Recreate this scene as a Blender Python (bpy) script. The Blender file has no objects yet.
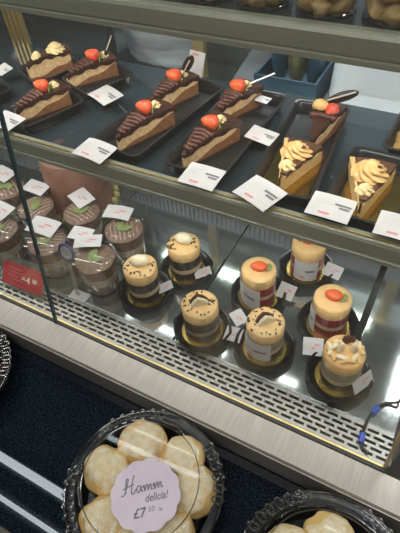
import bpy, bmesh, math, random
from mathutils import Vector, Matrix, noise
random.seed(7)
C = bpy.context.scene.collection
sc = bpy.context.scene
PI = math.pi
D = math.radians

# ------------------------------------------------------------------ materials
def mat(name, col, rough=.5, metal=0., var=None, scale=60., bump=0., bscale=None, spec=.5, stretch=None,
        emit=None, estr=0., coat=0., sss=0., ramp=(.35, .65), trans=0.):
    m = bpy.data.materials.new(name); m.use_nodes = True
    nt = m.node_tree; b = nt.nodes['Principled BSDF']
    b.inputs['Base Color'].default_value = (*col, 1)
    b.inputs['Roughness'].default_value = rough
    b.inputs['Metallic'].default_value = metal
    b.inputs['Specular IOR Level'].default_value = spec
    b.inputs['Coat Weight'].default_value = coat
    if sss:
        b.inputs['Subsurface Weight'].default_value = sss
        b.inputs['Subsurface Radius'].default_value = (.01, .006, .004)
        b.inputs['Subsurface Scale'].default_value = .5
    if trans: b.inputs['Transmission Weight'].default_value = trans
    if emit:
        b.inputs['Emission Color'].default_value = (*emit, 1); b.inputs['Emission Strength'].default_value = estr
    if var or bump:
        tc = nt.nodes.new('ShaderNodeTexCoord'); mp = nt.nodes.new('ShaderNodeMapping')
        if stretch: mp.inputs['Scale'].default_value = stretch
        nt.links.new(tc.outputs['Object'], mp.inputs['Vector'])
    if var:
        n = nt.nodes.new('ShaderNodeTexNoise'); n.inputs['Scale'].default_value = scale; n.inputs['Detail'].default_value = 4
        r = nt.nodes.new('ShaderNodeValToRGB')
        r.color_ramp.elements[0].position = ramp[0]; r.color_ramp.elements[1].position = ramp[1]
        r.color_ramp.elements[0].color = (*col, 1); r.color_ramp.elements[1].color = (*var, 1)
        nt.links.new(mp.outputs['Vector'], n.inputs['Vector']); nt.links.new(n.outputs['Fac'], r.inputs['Fac'])
        nt.links.new(r.outputs['Color'], b.inputs['Base Color'])
    if bump:
        n2 = nt.nodes.new('ShaderNodeTexNoise'); n2.inputs['Scale'].default_value = bscale or scale; n2.inputs['Detail'].default_value = 3
        bp = nt.nodes.new('ShaderNodeBump'); bp.inputs['Strength'].default_value = bump; bp.inputs['Distance'].default_value = .002
        nt.links.new(mp.outputs['Vector'], n2.inputs['Vector']); nt.links.new(n2.outputs['Fac'], bp.inputs['Height'])
        nt.links.new(bp.outputs['Normal'], b.inputs['Normal'])
    return m

def clear_mat(name, tint=(.93, .95, .95), rough=.05, base=.04, edge=.5, haze=0., gcol=(1, 1, 1)):
    """thin clear plastic or pane: see-through, with a reflection that grows at grazing angles"""
    m = bpy.data.materials.new(name); m.use_nodes = True
    nt = m.node_tree; nt.nodes.clear()
    out = nt.nodes.new('ShaderNodeOutputMaterial')
    tr = nt.nodes.new('ShaderNodeBsdfTransparent'); tr.inputs['Color'].default_value = (*tint, 1)
    gl = nt.nodes.new('ShaderNodeBsdfGlossy'); gl.inputs['Roughness'].default_value = rough; gl.inputs['Color'].default_value = (*gcol, 1)
    lw = nt.nodes.new('ShaderNodeLayerWeight'); lw.inputs['Blend'].default_value = .35
    mr = nt.nodes.new('ShaderNodeMapRange'); mr.inputs['To Min'].default_value = base; mr.inputs['To Max'].default_value = edge
    mx = nt.nodes.new('ShaderNodeMixShader')
    pw = nt.nodes.new('ShaderNodeMath'); pw.operation = 'POWER'; pw.inputs[1].default_value = 2.6
    nt.links.new(lw.outputs['Facing'], pw.inputs[0]); nt.links.new(pw.outputs[0], mr.inputs['Value']); nt.links.new(mr.outputs['Result'], mx.inputs['Fac'])
    nt.links.new(tr.outputs['BSDF'], mx.inputs[1]); nt.links.new(gl.outputs['BSDF'], mx.inputs[2])
    last = mx
    if haze:  # pale diffuse share mixed in as haze
        df = nt.nodes.new('ShaderNodeBsdfDiffuse'); df.inputs['Color'].default_value = (.8, .78, .7, 1)
        m2 = nt.nodes.new('ShaderNodeMixShader'); m2.inputs['Fac'].default_value = haze
        nt.links.new(mx.outputs['Shader'], m2.inputs[1]); nt.links.new(df.outputs['BSDF'], m2.inputs[2]); last = m2
    nt.links.new(last.outputs['Shader'], out.inputs['Surface'])
    return m

M = {}
M['rail'] = mat('olive_rail_metal', (.26, .27, .215), .36, .3, var=(.29, .30, .24), scale=3, stretch=(1, 20, 20))
M['gold'] = mat('gold_trim', (.62, .47, .2), .3, .8)
M['darkgold'] = mat('brass_frame', (.42, .33, .16), .4, .6)
M['shelf'] = mat('smoked_shelf', (.03, .042, .05), .07, 0., spec=.9)
M['under'] = mat('shelf_underside', (.34, .37, .38), .4, .3)
M['deck'] = mat('brushed_deck_steel', (.42, .46, .47), .10, .9, var=(.49, .52, .52), scale=14, stretch=(1, 6, 1))
M['steel'] = mat('brushed_ledge_steel', (.37, .345, .31), .36, .55, var=(.43, .40, .36), scale=40, stretch=(6, .35, 1), bump=.05)
M['steelface'] = mat('satin_steel', (.28, .265, .245), .45, .6)
M['grille'] = mat('grille_steel', (.27, .27, .255), .36, .6)
M['trough'] = mat('dark_trough', (.02, .02, .022), .6)
M['gasket'] = mat('black_gasket', (.015, .015, .016), .5)
M['granite'] = mat('black_granite', (.003, .005, .009), .015, 0., var=(.018, .028, .040), scale=420, ramp=(.42, .75), spec=.4)
M['blackplastic'] = mat('black_plastic', (.012, .012, .013), .22)
M['traymat'] = mat('tray_plastic', (.02, .021, .023), .28)
M['goldcard'] = mat('gold_card', (.62, .44, .12), .22, 1.)
M['paper'] = mat('white_paper', (.54, .53, .545), .7, var=(.58, .57, .585), scale=30)
M['ink'] = mat('black_ink', (.16, .15, .17), .8)
M['greyink'] = mat('grey_ink', (.55, .53, .55), .8)
M['redink'] = mat('red_ink', (.64, .26, .26), .8)
M['redcard'] = mat('red_sign_card', (.42, .045, .055), .5, var=(.5, .07, .07), scale=25)
M['fadedink'] = mat('faded_red_print', (.62, .22, .22), .6)
M['white'] = mat('white_print', (.8, .75, .74), .6)
M['clear'] = clear_mat('clear_plastic', (.93, .94, .94), .08, .02, .35)
M['clearlid'] = clear_mat('clear_lid_plastic', (.96, .97, .97), .05, .022, .45)
M['sleeve'] = clear_mat('acetate_sleeve', (.98, .98, .97), .08, .012, .22)
M['pane'] = clear_mat('counter_glass', (.97, .975, .965), .02, .012, .4, haze=.018)  # diffuse share paints a hazy veil on the glass, lifting the blacks
M['paneedge'] = mat('glass_edge', (.025, .05, .065), .25, var=(.035, .065, .08), scale=5)
M['doorglass'] = clear_mat('door_glass', (.55, .6, .62), .04, .05, .5, haze=.02)
M['cream'] = mat('vanilla_mousse', (.82, .60, .34), .65, var=(.64, .40, .19), scale=160, bump=.6, bscale=220)
M['mousse'] = mat('chocolate_mousse', (.30, .135, .055), .65, var=(.22, .09, .035), scale=150, bump=.6, bscale=220)
M['crust'] = mat('dark_crust', (.05, .022, .012), .7, bump=.5, bscale=300)
M['glaze'] = mat('chocolate_glaze', (.048, .02, .014), .26, var=(.07, .03, .02), scale=60)
M['curl'] = mat('chocolate_curl', (.10, .033, .020), .45, var=(.07, .024, .016), scale=120)
M['biscuit'] = mat('biscuit_wall', (.70, .48, .22), .7, var=(.60, .38, .15), scale=140, bump=.5, bscale=220)
M['ganache'] = mat('ganache', (.13, .065, .035), .35, var=(.09, .042, .024), scale=80)
M['swirl'] = mat('caramel_cream', (.80, .52, .22), .5, var=(.74, .44, .16), scale=50, sss=.1)
M['paleswirl'] = mat('pale_cream', (.82, .66, .36), .5, var=(.74, .55, .26), scale=60, sss=.1)
M['berry'] = mat('strawberry', (.68, .06, .03), .3, var=(.80, .16, .04), scale=35, bump=.6, bscale=420)
M['berryflesh'] = mat('strawberry_flesh', (.75, .18, .12), .35, var=(.72, .05, .04), scale=80)
M['leaf'] = mat('green_leaf', (.16, .22, .06), .5, var=(.26, .30, .12), scale=120)
M['darkchoc'] = mat('dark_chocolate', (.025, .014, .012), .28)
M['whitechoc'] = mat('white_chocolate', (.85, .77, .58), .4, var=(.78, .68, .46), scale=60)
M['stripe'] = mat('silver_wrap', (.75, .75, .72), .3, .4)
M['carameltop'] = mat('caramel_topping', (.80, .56, .26), .5, var=(.74, .48, .20), scale=70, bump=.3, bscale=140)
M['layerdark'] = mat('chocolate_sponge', (.022, .011, .007), .6, var=(.04, .02, .013), scale=180, bump=.4, bscale=260)
M['layercream'] = mat('cream_layer', (.62, .52, .36), .5, var=(.55, .44, .28), scale=80)
M['layergrey'] = mat('coffee_cream_layer', (.33, .29, .22), .5, var=(.27, .23, .17), scale=60)
M['layerred'] = mat('berry_jam_layer', (.36, .02, .03), .3, var=(.22, .012, .02), scale=90)
M['chip'] = mat('chocolate_chip', (.05, .025, .015), .4)
M['cupchoc'] = mat('cocoa_topping', (.15, .085, .06), .5, var=(.24, .15, .11), scale=90, bump=.4, bscale=160)
M['drizzle'] = mat('pale_drizzle', (.42, .31, .25), .5)
M['cupcream'] = mat('cup_cream', (.52, .42, .30), .5, var=(.44, .34, .23), scale=60)
M['cupbrown'] = mat('cup_brown', (.15, .095, .07), .5, var=(.22, .15, .11), scale=60)
M['bigcake'] = mat('brown_cake_side', (.17, .08, .055), .5, var=(.22, .105, .07), scale=40, bump=.3, bscale=160)
M['doily'] = mat('gold_green_frill', (.42, .36, .14), .5, var=(.24, .25, .1), scale=120)
M['pastry'] = mat('golden_pastry', (.68, .42, .13), .6, var=(.70, .50, .22), scale=26, bump=.45, bscale=110, ramp=(.3, .7))
M['sugar'] = mat('sugared_pastry', (.68, .49, .21), .75, var=(.77, .70, .55), scale=85, bump=.7, bscale=320, ramp=(.28, .66))
M['cookie'] = mat('brown_cookie', (.36, .22, .075), .6, var=(.56, .39, .17), scale=70, bump=.5, bscale=130)
M['lilac'] = mat('lilac_sticker', (.55, .48, .58), .6, var=(.60, .53, .62), scale=20)
M['blue'] = mat('blue_plastic', (.03, .09, .55), .35)
M['navy'] = mat('navy_ring', (.05, .06, .2), .4)
M['cable'] = mat('black_cable', (.02, .02, .025), .45)
M['tub'] = mat('white_tub_plastic', (.62, .70, .80), .35, var=(.68, .75, .83), scale=6)
M['tubrim'] = clear_mat('tub_rim_plastic', (.72, .75, .78), .12, .12, .55, haze=.15)
M['bluecrate'] = mat('reflection_crate', (.016, .048, .08), .4, var=(.022, .065, .105), scale=9)
M['pack'] = mat('dark_blue_packet', (.014, .05, .085), .25, var=(.05, .11, .13), scale=16, bump=.5, bscale=40)
M['packgold'] = mat('olive_packet', (.16, .15, .06), .35, var=(.07, .09, .06), scale=40, bump=.4, bscale=60)
M['maroon'] = mat('maroon_box', (.07, .03, .045), .4, var=(.1, .04, .06), scale=15)
M['bag'] = mat('grey_reflection_film', (.24, .27, .31), .2, var=(.46, .5, .54), scale=7, stretch=(1, 1, 3), bump=.8, bscale=25, ramp=(.4, .7))
M['board'] = mat('dark_reflection_board', (.035, .042, .045), .45)
M['backwall'] = mat('dark_store_wall', (.045, .055, .06), .6, var=(.06, .07, .075), scale=3)
M['ledge'] = mat('grey_worktop', (.09, .10, .105), .5)
M['cab'] = mat('slate_cabinet', (.10, .12, .13), .45)
M['cabdark'] = mat('dark_green_cabinet', (.03, .045, .045), .45)
M['floor'] = mat('store_floor', (.28, .27, .25), .5, var=(.24, .23, .21), scale=4)
M['ceil'] = mat('store_ceiling', (.10, .10, .10), .8)
M['wallmat'] = mat('store_wall', (.42, .40, .37), .8, var=(.38, .36, .33), scale=2)
M['vent'] = mat('grey_vent_plastic', (.26, .28, .31), .4)
M['tube'] = mat('lit_tube', (1, 1, 1), .5, emit=(.86, .95, 1.0), estr=14)
M['led'] = mat('lit_led_bar', (1, 1, 1), .5, emit=(.95, 1.0, .92), estr=6)
M['leddot'] = mat('lit_led_dot', (1, 1, 1), .5, emit=(.85, 1.0, .8), estr=16)
M['green_reflection'] = mat('green_reflection_glow', (1, 1, 1), .5, emit=(.55, .75, .35), estr=.55)  # glow standing in for a reflected LED strip

# ------------------------------------------------------------------ mesh helpers
def finish(bm, name, m, parent=None, smooth=True, angle=35):
    me = bpy.data.meshes.new(name)
    bmesh.ops.recalc_face_normals(bm, faces=bm.faces)
    bm.to_mesh(me); bm.free()
    me.materials.append(m)
    if smooth:
        me.shade_smooth() if hasattr(me, 'shade_smooth') else None
        try: me.set_sharp_from_angle(angle=D(angle))
        except Exception: pass
    o = bpy.data.objects.new(name, me); C.objects.link(o)
    if parent: o.parent = parent
    return o

def thing(name, label, cat, loc=(0, 0, 0), rz=0., group=None):
    o = bpy.data.objects.new(name, None); C.objects.link(o)
    o.location = loc; o.rotation_euler = (0, 0, rz); o.empty_display_size = .02
    return tag(o, label, cat, group)

def tag(o, label, cat, group=None, kind=None):
    o['label'] = label; o['category'] = cat
    if group: o['group'] = group
    if kind: o['kind'] = kind
    return o

def add_box(bm, c, s, rot=None, bev=0.):
    r = bmesh.ops.create_cube(bm, size=1)
    vs = r['verts']
    bmesh.ops.scale(bm, vec=s, verts=vs)
    if bev:
        es = list({e for v in vs for e in v.link_edges})
        rb = bmesh.ops.bevel(bm, geom=es, offset=bev, segments=2, affect='EDGES', profile=.6)
        vs = list({v for f in rb['faces'] for v in f.verts} | {v for v in vs if v.is_valid})
    if rot: bmesh.ops.rotate(bm, cent=(0, 0, 0), matrix=rot, verts=vs)
    bmesh.ops.translate(bm, vec=c, verts=vs)
    return vs

def box2(bm, lo, hi, bev=0.):
    return add_box(bm, [(a + b) / 2 for a, b in zip(lo, hi)], [b - a for a, b in zip(lo, hi)], None, bev)

def lathe(bm, prof, seg=32, c=(0, 0), rfun=None, close=False):
    rings = []
    for r, z in prof:
        if r < 1e-6:
            rings.append([bm.verts.new((c[0], c[1], z))])
        else:
            row = []
            for i in range(seg):
                a = 2 * PI * i / seg
                rr = r * (rfun(a, z) if rfun else 1)
                row.append(bm.verts.new((c[0] + rr * math.cos(a), c[1] + rr * math.sin(a), z)))
            rings.append(row)
    for a, b in zip(rings, rings[1:]):
        if len(a) == 1 and len(b) == 1: continue
        for i in range(seg):
            j = (i + 1) % seg
            if len(a) == 1: bm.faces.new((a[0], b[i], b[j]))
            elif len(b) == 1: bm.faces.new((a[i], b[0], a[j]))
            else: bm.faces.new((a[i], b[i], b[j], a[j]))

def tube(bm, pts, r, seg=8, closed=False, taper=None):
    pts = [Vector(p) for p in pts]; n = len(pts); rows = []
    up = Vector((0, 0, 1))
    for i, p in enumerate(pts):
        if closed: t = pts[(i + 1) % n] - pts[i - 1]
        else: t = pts[min(i + 1, n - 1)] - pts[max(i - 1, 0)]
        t.normalize()
        u = up - t * up.dot(t)
        if u.length < 1e-3: u = Vector((1, 0, 0)) - t * t.x
        u.normalize(); v = t.cross(u)
        rr = r * (taper(i / (n - 1)) if taper else 1)
        rows.append([bm.verts.new(p + (u * math.cos(2 * PI * k / seg) + v * math.sin(2 * PI * k / seg)) * rr) for k in range(seg)])
    m = n if closed else n - 1
    for i in range(m):
        a, b = rows[i], rows[(i + 1) % n]
        for k in range(seg):
            l = (k + 1) % seg
            bm.faces.new((a[k], a[l], b[l], b[k]))
    if not closed:
        bm.faces.new(rows[0][::-1]); bm.faces.new(rows[-1])

def blob(bm, c, s, amp=.1, freq=2., seed=0, rot=None, sub=3):
    r = bmesh.ops.create_icosphere(bm, subdivisions=sub, radius=1)
    for v in r['verts']:
        k = 1 + amp * noise.noise(v.co * freq + Vector((seed * 3.1, seed * 1.7, seed * .9)))
        co = Vector((v.co.x * s[0] * k, v.co.y * s[1] * k, v.co.z * s[2] * k))
        if rot: co = rot @ co
        v.co = co + Vector(c)
    return r['verts']

def prism_x(bm, prof, x0, x1):
    """closed (y,z) profile swept along X"""
    a = [bm.verts.new((x0, y, z)) for y, z in prof]; b = [bm.verts.new((x1, y, z)) for y, z in prof]
    n = len(prof)
    for i in range(n):
        j = (i + 1) % n; bm.faces.new((a[i], a[j], b[j], b[i]))
    bm.faces.new(a[::-1]); bm.faces.new(b)

def plate(bm, pts, z0, z1):
    a = [bm.verts.new((x, y, z0)) for x, y in pts]; b = [bm.verts.new((x, y, z1)) for x, y in pts]
    n = len(pts)
    for i in range(n):
        j = (i + 1) % n; bm.faces.new((a[i], a[j], b[j], b[i]))
    bm.faces.new(a[::-1]); bm.faces.new(b)

RZ = lambda a: Matrix.Rotation(a, 3, 'Z')
RX = lambda a: Matrix.Rotation(a, 3, 'X')
RY = lambda a: Matrix.Rotation(a, 3, 'Y')

# ------------------------------------------------------------------ setting
def struct(name, lo, hi, m):
    bm = bmesh.new(); box2(bm, lo, hi)
    o = finish(bm, name, m, smooth=False); o['kind'] = 'structure'; return o
struct('floor', (-5, -3.2, -.05), (4, 3.2, 0), M['floor'])
struct('wall_back', (-5, 2.6, 0), (4, 2.7, 2.9), M['backwall'])
struct('wall_front', (-5, -3.3, 0), (4, -3.2, 2.9), M['wallmat'])
struct('wall_right', (.92, .5, 0), (1.0, 2.6, 2.9), M['backwall'])
struct('ceiling', (-5, -3.2, 2.9), (4, 2.7, 2.95), M['ceil'])

def tube_light(y, x0, x1, r, label):
    t = thing('ceiling_light', label, 'light', ((x0 + x1) / 2, y, 2.70))
    L = (x1 - x0) / 2
    bm = bmesh.new(); tube(bm, [(-L, 0, 0), (L, 0, 0)], r, 12); finish(bm, 'tube', M['tube'], t)
    bm = bmesh.new(); box2(bm, (-L - .03, -.035, r + .01), (L + .03, .035, .2), .006); box2(bm, (-L - .03, -.02, -r), (-L, .02, r + .02)); box2(bm, (L, -.02, -r), (L + .03, .02, r + .02))
    finish(bm, 'housing', M['ceil'], t, smooth=False)
tube_light(.272, -3.0, .3, .022, 'long white tube lamp on the ceiling nearer the display case')
tube_light(.105, -3.0, .3, .012, 'thinner white tube lamp on the ceiling farther from the display case')

# ------------------------------------------------------------------ counter in front
bm = bmesh.new(); box2(bm, (-2.4, .0, .80), (1.2, .277, .84), .004)
ct = thing('counter', 'black speckled granite counter running along the front of the display case', 'counter', (0, 0, 0))
finish(bm, 'worktop', M['granite'], ct, smooth=False)
bm = bmesh.new(); box2(bm, (-2.4, .03, .0), (1.2, .277, .80)); finish(bm, 'base', M['cabdark'], ct, smooth=False)

# ------------------------------------------------------------------ display case
X0, X1 = -1.5, .075
case = thing('display_case', 'glass fronted refrigerated pastry display case with steel deck and olive shelf rails', 'display case')
bm = bmesh.new(); box2(bm, (X0, .279, 0), (X1, .86, .84)); finish(bm, 'base', M['cabdark'], case, smooth=False)
XE = .5
bm = bmesh.new()
prism_x(bm, [(.2785, .841), (.2785, .892), (.2815, .8975), (.330, .9005), (.330, .875), (.30, .841)], X0, XE)
finish(bm, 'front_ledge', M['steel'], case, smooth=False)
bm = bmesh.new(); box2(bm, (X0, .2765, .841), (XE, .2783, .893)); finish(bm, 'ledge_face', M['steelface'], case, smooth=False)
bm = bmesh.new(); box2(bm, (X0, .331, .88), (X1, .3365, .9035)); finish(bm, 'glass_channel', M['gasket'], case, smooth=False)
bm = bmesh.new(); box2(bm, (X0, .337, .898), (X1, .3395, .9045)); o = finish(bm, 'channel_trim', M['gold'], case, smooth=False); o['label'] = 'thin gold trim line along the glass'
# slotted drain grille
bm = bmesh.new()
gy0, gy1, rows = .342, .3975, 5
pitch = .0225; slot = .0176
rp = .0094; sw = .0050
y = gy0; start = gy0 + .0055
box2(bm, (X0, gy0, .897), (X1, start, .9005))
for r in range(rows):
    ya = start + r * rp; yb = ya + sw; yc = ya + rp if r < rows - 1 else gy1
    box2(bm, (X0, yb, .897), (X1, yc, .9005))
    x = X0 + (pitch / 2 if r % 2 else 0)
    if r % 2: box2(bm, (X0, ya, .897), (X0 + .006, yb, .9005))
    while x < X1:
        box2(bm, (x, ya, .897), (min(x + pitch - slot, X1), yb, .9005)); x += pitch
finish(bm, 'drain_grille', M['grille'], case, smooth=False)
bm = bmesh.new(); box2(bm, (X0, .340, .86), (X1, .3975, .884)); finish(bm, 'drain_trough', M['trough'], case, smooth=False)
for a, b in ((X0, -.961), (-.9585, -.651), (-.6485, -.3405), (-.3375, -.036), (-.024, X1)):
    bm = bmesh.new(); box2(bm, (a, .3985, .892), (b, .752, .9), .001); finish(bm, 'deck_panel', M['deck'], case, smooth=False)
bm = bmesh.new(); box2(bm, (X0, .3985, .885), (X1, .752, .8925)); finish(bm, 'deck_gap', M['gasket'], case, smooth=False)
# rear vent with ridges
bm = bmesh.new(); box2(bm, (X0, .753, .90), (X1, .765, .948), .002)
x = X0 + .005
while x < X1 - .01:
    box2(bm, (x, .7495, .903), (x + .006, .7535, .945)); x += .0125
finish(bm, 'rear_vent', M['vent'], case, smooth=False)
bm = bmesh.new(); box2(bm, (X0, .7655, .90), (X1, .858, .948)); finish(bm, 'rear_sill', M['steelface'], case, smooth=False)

def rail_profile(y0, y1, z0, z1):
    h = z1 - z0
    return [(y1, z0), (y0 + .003, z0), (y0, z0 + .002), (y0, z0 + h * .2), (y0 + .003, z0 + h * .24), (y0 + .001, z0 + h * .32),
            (y0 + .0005, z1 - .006), (y0 + .003, z1 - .002), (y0 + .006, z1), (y1, z1)]
def shelf(zs, y0, y1, rail_lo, rail_hi, name, mtop):
    bm = bmesh.new(); box2(bm, (X0, y0, zs - .008), (X1 - .006, y1, zs)); s = finish(bm, name, mtop, case, smooth=False)
    bm = bmesh.new(); box2(bm, (X0, y0, zs - .013), (X1 - .006, y1, zs - .0085)); finish(bm, 'underside', M['under'], s, smooth=False)
    bm = bmesh.new(); prism_x(bm, rail_profile(y0 - .0155, y0 - .0005, rail_lo, rail_hi), X0, X1 - .006); finish(bm, 'rail', M['rail'], s, smooth=False)
    if name == 'top_shelf': return s
    bm = bmesh.new(); box2(bm, (X0, y0 - .0105, rail_hi + .0002), (X1 - .006, y0 - .0075, rail_hi + .0018)); o = finish(bm, 'rail_trim', M['gold'], s, smooth=False); o['label'] = 'thin gold line on the rail'
    return s
s_mid = shelf(1.2, .494, .818, 1.178, 1.2165, 'middle_shelf', M['shelf'])
s_top = shelf(1.450, .541, .835, 1.4165, 1.4535, 'top_shelf', M['shelf'])
def led_bar(s, y, z, segs):
    for a, b in segs:
        bm = bmesh.new(); box2(bm, (a, y - .007, z - .006), (b, y + .007, z), .002); finish(bm, 'led_bar', M['led'], s, smooth=False)
led_bar(s_mid, .563, 1.1865, ((-1.35, -.95), (-.90, -.84), (-.68, -.60), (-.53, -.46), (-.35, -.32), (-.20, -.13)))
led_bar(s_top, .575, 1.438, ((-1.4, -1.05), (-1.0, -.65), (-.6, -.25), (-.2, .05)))
for xc in (-.62, -.43, -.24, -.05):
    bm = bmesh.new()
    for k in range(5):
        for q in range(2): box2(bm, (xc + k * .011 - .025, .79 + q * .022, 1.1855), (xc + k * .011 - .020, .804 + q * .022, 1.1868))
    finish(bm, 'led_module', M['leddot'], s_mid, smooth=False)
# front glass: two leaning panes with a dark edge at the joint
def gy(z): return .3345 + .17 * (z - .9)
def pane(a, b):
    bm = bmesh.new(); prism_x(bm, [(gy(.9), .9), (gy(1.74), 1.74), (gy(1.74) - .005, 1.74), (gy(.9) - .005, .9)], a, b)
    return finish(bm, 'front_glass', M['pane'], case, smooth=False)
p1 = pane(X0, -.5815); p2 = pane(-.5695, X1)
bm = bmesh.new(); prism_x(bm, [(gy(.9), .9), (gy(1.74), 1.74), (gy(1.74) - .0055, 1.74), (gy(.9) - .0055, .9)], -.5762, -.5708)
o = finish(bm, 'glass_joint', M['paneedge'], case, smooth=False); o['label'] = 'dark blue-green edge of the front glass'
# end pane and corner trim
bm = bmesh.new(); box2(bm, (X1 + .001, .345, .9), (X1 + .006, .86, 1.74)); finish(bm, 'end_glass', M['pane'], case, smooth=False)
bm = bmesh.new(); prism_x(bm, [(gy(.9) + .001, .9), (gy(1.74) + .001, 1.74), (gy(1.74) + .008, 1.74), (gy(.9) + .008, .9)], X1 - .004, X1); finish(bm, 'corner_trim', M['darkgold'], case, smooth=False)
bm = bmesh.new(); box2(bm, (X0, .60, 1.74), (X1, .86, 1.80)); finish(bm, 'top_panel', M['rail'], case, smooth=False)
bm = bmesh.new(); box2(bm, (X0 - .02, .34, .84), (X0, .86, 1.74)); finish(bm, 'end_panel', M['cab'], case, smooth=False)
# rear doors
bm = bmesh.new(); 
for k in range(4): box2(bm, (-1.030 + k * .0155, .842, .95), (-1.0215 + k * .0155, .852, 1.735))
finish(bm, 'door_track', M['gold'], case, smooth=False)
for x, w in ((-.507, .026), (-.018, .03)):
    bm = bmesh.new(); box2(bm, (x, .840, .95), (x + w, .855, 1.735), .002); finish(bm, 'rear_post', M['darkgold'], case, smooth=False)
bm = bmesh.new(); box2(bm, (-.722, .842, .95), (-.710, .853, 1.735)); finish(bm, 'door_stile', M['gasket'], case, smooth=False)
bm = bmesh.new(); box2(bm, (-.965, .846, .95), (-.722, .850, 1.735)); o = finish(bm, 'rear_door', M['doorglass'], case, smooth=False)
bm = bmesh.new(); box2(bm, (X0, .846, .95), (-1.032, .850, 1.735)); finish(bm, 'rear_door', M['doorglass'], case, smooth=False)

# ------------------------------------------------------------------ behind the case, partly shapes approximating reflections
wt = thing('work_ledge', 'grey work ledge behind the display case', 'counter', (0, 0, 0))
bm = bmesh.new(); box2(bm, (-2.2, .862, 1.1005), (.9, 1.45, 1.140), .003); finish(bm, 'worktop', M['ledge'], wt, smooth=False)
bm = bmesh.new(); box2(bm, (-2.2, .88, 0), (.9, 1.45, 1.10)); finish(bm, 'base', M['cab'], wt, smooth=False)
def cabinet(x0, x1, y0, y1, z0, z1, m, label, n=1):  # cabinets added to approximate reflections in the rear glass
    t = thing('cabinet', label, 'cabinet', ((x0 + x1) / 2, y0, z0))
    w, d, h = (x1 - x0) / 2, y1 - y0, z1 - z0
    bm = bmesh.new(); box2(bm, (-w, .012, 0), (w, d, h), .003); finish(bm, 'body', m, t, smooth=False)
    for k in range(n):
        a = -w + .004 + k * 2 * w / n; b = a + 2 * w / n - .008
        bm = bmesh.new(); box2(bm, (a, 0, .006), (b, .011, h - .006), .002); dd = finish(bm, 'door', m, t, smooth=False)
        bm = bmesh.new(); tube(bm, [(b - .02, -.001, h * .3), (b - .02, -.012, h * .32), (b - .02, -.012, h * .6), (b - .02, -.001, h * .62)], .003); finish(bm, 'handle', M['gasket'], dd)
cabinet(-1.26, -1.11, 1.02, 1.40, 1.1405, 2.2, M['cabdark'], 'dark green cabinet approximating reflections behind the gold door track at far left')
cabinet(-1.095, -.985, 1.06, 1.42, 1.1405, 2.2, M['cab'], 'narrow slate grey cabinet approximating reflections between the dark cabinets at the left')
cabinet(-.97, -.80, 1.12, 1.42, 1.1405, 2.2, M['cabdark'], 'dark cabinet approximating reflections left of the grey film wrapped bundle')
# film bundle shaped to approximate reflections in the rear glass
bm = bmesh.new()
vs = blob(bm, (0, 0, .085), (.135, .10, .13), .12, 1.6, 3, sub=4)
for v in vs:
    v.co.z = max(v.co.z, 0)
    v.co += Vector((0, -.008, 0)) * noise.noise(Vector((v.co.x * 60, v.co.y * 20, v.co.z * 18)))
o = finish(bm, 'reflection_bundle', M['bag'], angle=80); o.location = (-.655, 1.0, 1.1405)
tag(o, 'grey crinkled film bundle approximating reflections behind the chocolate slices', 'bag')
# charcoal board added in place of a dark reflection behind the brass post
bm = bmesh.new(); add_box(bm, (0, 0, 0), (.10, .008, .26), RY(D(32)), .002)
o = finish(bm, 'dark_reflection_board', M['board'], smooth=False); o.location = (-.452, .905, 1.248)
tag(o, 'charcoal board in place of a dark reflection, leaning at a slant right of the brass post', 'board')
# blue crate with packets, added to approximate reflections
t = thing('reflection_crate', 'blue crate approximating reflections behind the caramel slices left of the white tub', 'crate', (-.318, .93, 1.1405))
bm = bmesh.new()
for lo, hi in (((-.066, -.06, 0), (.066, .10, .004)), ((-.066, -.06, .004), (.066, -.055, .056)), ((-.066, .095, .004), (.066, .10, .056)), ((-.066, -.055, .004), (-.061, .095, .056)), ((.061, -.055, .004), (.066, .095, .056))): box2(bm, lo, hi)
finish(bm, 'body', M['bluecrate'], t, smooth=False)
pk = [(-.357, .95, 'dark blue packet approximating reflections at the left end of the blue crate', 'pack'), (-.318, .95, 'olive and gold packet approximating reflections in the middle of the blue crate', 'packgold'), (-.279, .95, 'dark blue packet approximating reflections at the right end of the blue crate', 'pack')]
for i, (x, yy, lb, mm) in enumerate(pk):
    bm = bmesh.new(); blob(bm, (0, 0, .059), (.017, .034, .058), .18, 1.8, i + 4)
    o = finish(bm, 'packet', M[mm], angle=80); o.location = (x, yy, 1.145); tag(o, lb, 'packet', 'packets in the blue crate')
# tall dark-blue bin behind the packets
t = thing('storage_bin', 'tall dark blue storage bin standing behind the blue crate', 'bin', (-.30, 1.16, 1.1405))
bm = bmesh.new(); box2(bm, (-.15, -.06, 0), (.13, .12, .20), .012); finish(bm, 'body', M['pack'], t)
bm = bmesh.new(); box2(bm, (-.155, -.065, .2005), (.135, .125, .215), .004); finish(bm, 'lid', M['pack'], t)
bm = bmesh.new(); box2(bm, (-.15, -.0665, .10), (.13, -.0605, .106)); o = finish(bm, 'reflected_led_strip', M['green_reflection'], t, smooth=False); o['label'] = 'dim greenish glow in place of a reflected LED line'  # glowing strip stands in for an LED line reflected in the glass
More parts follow.
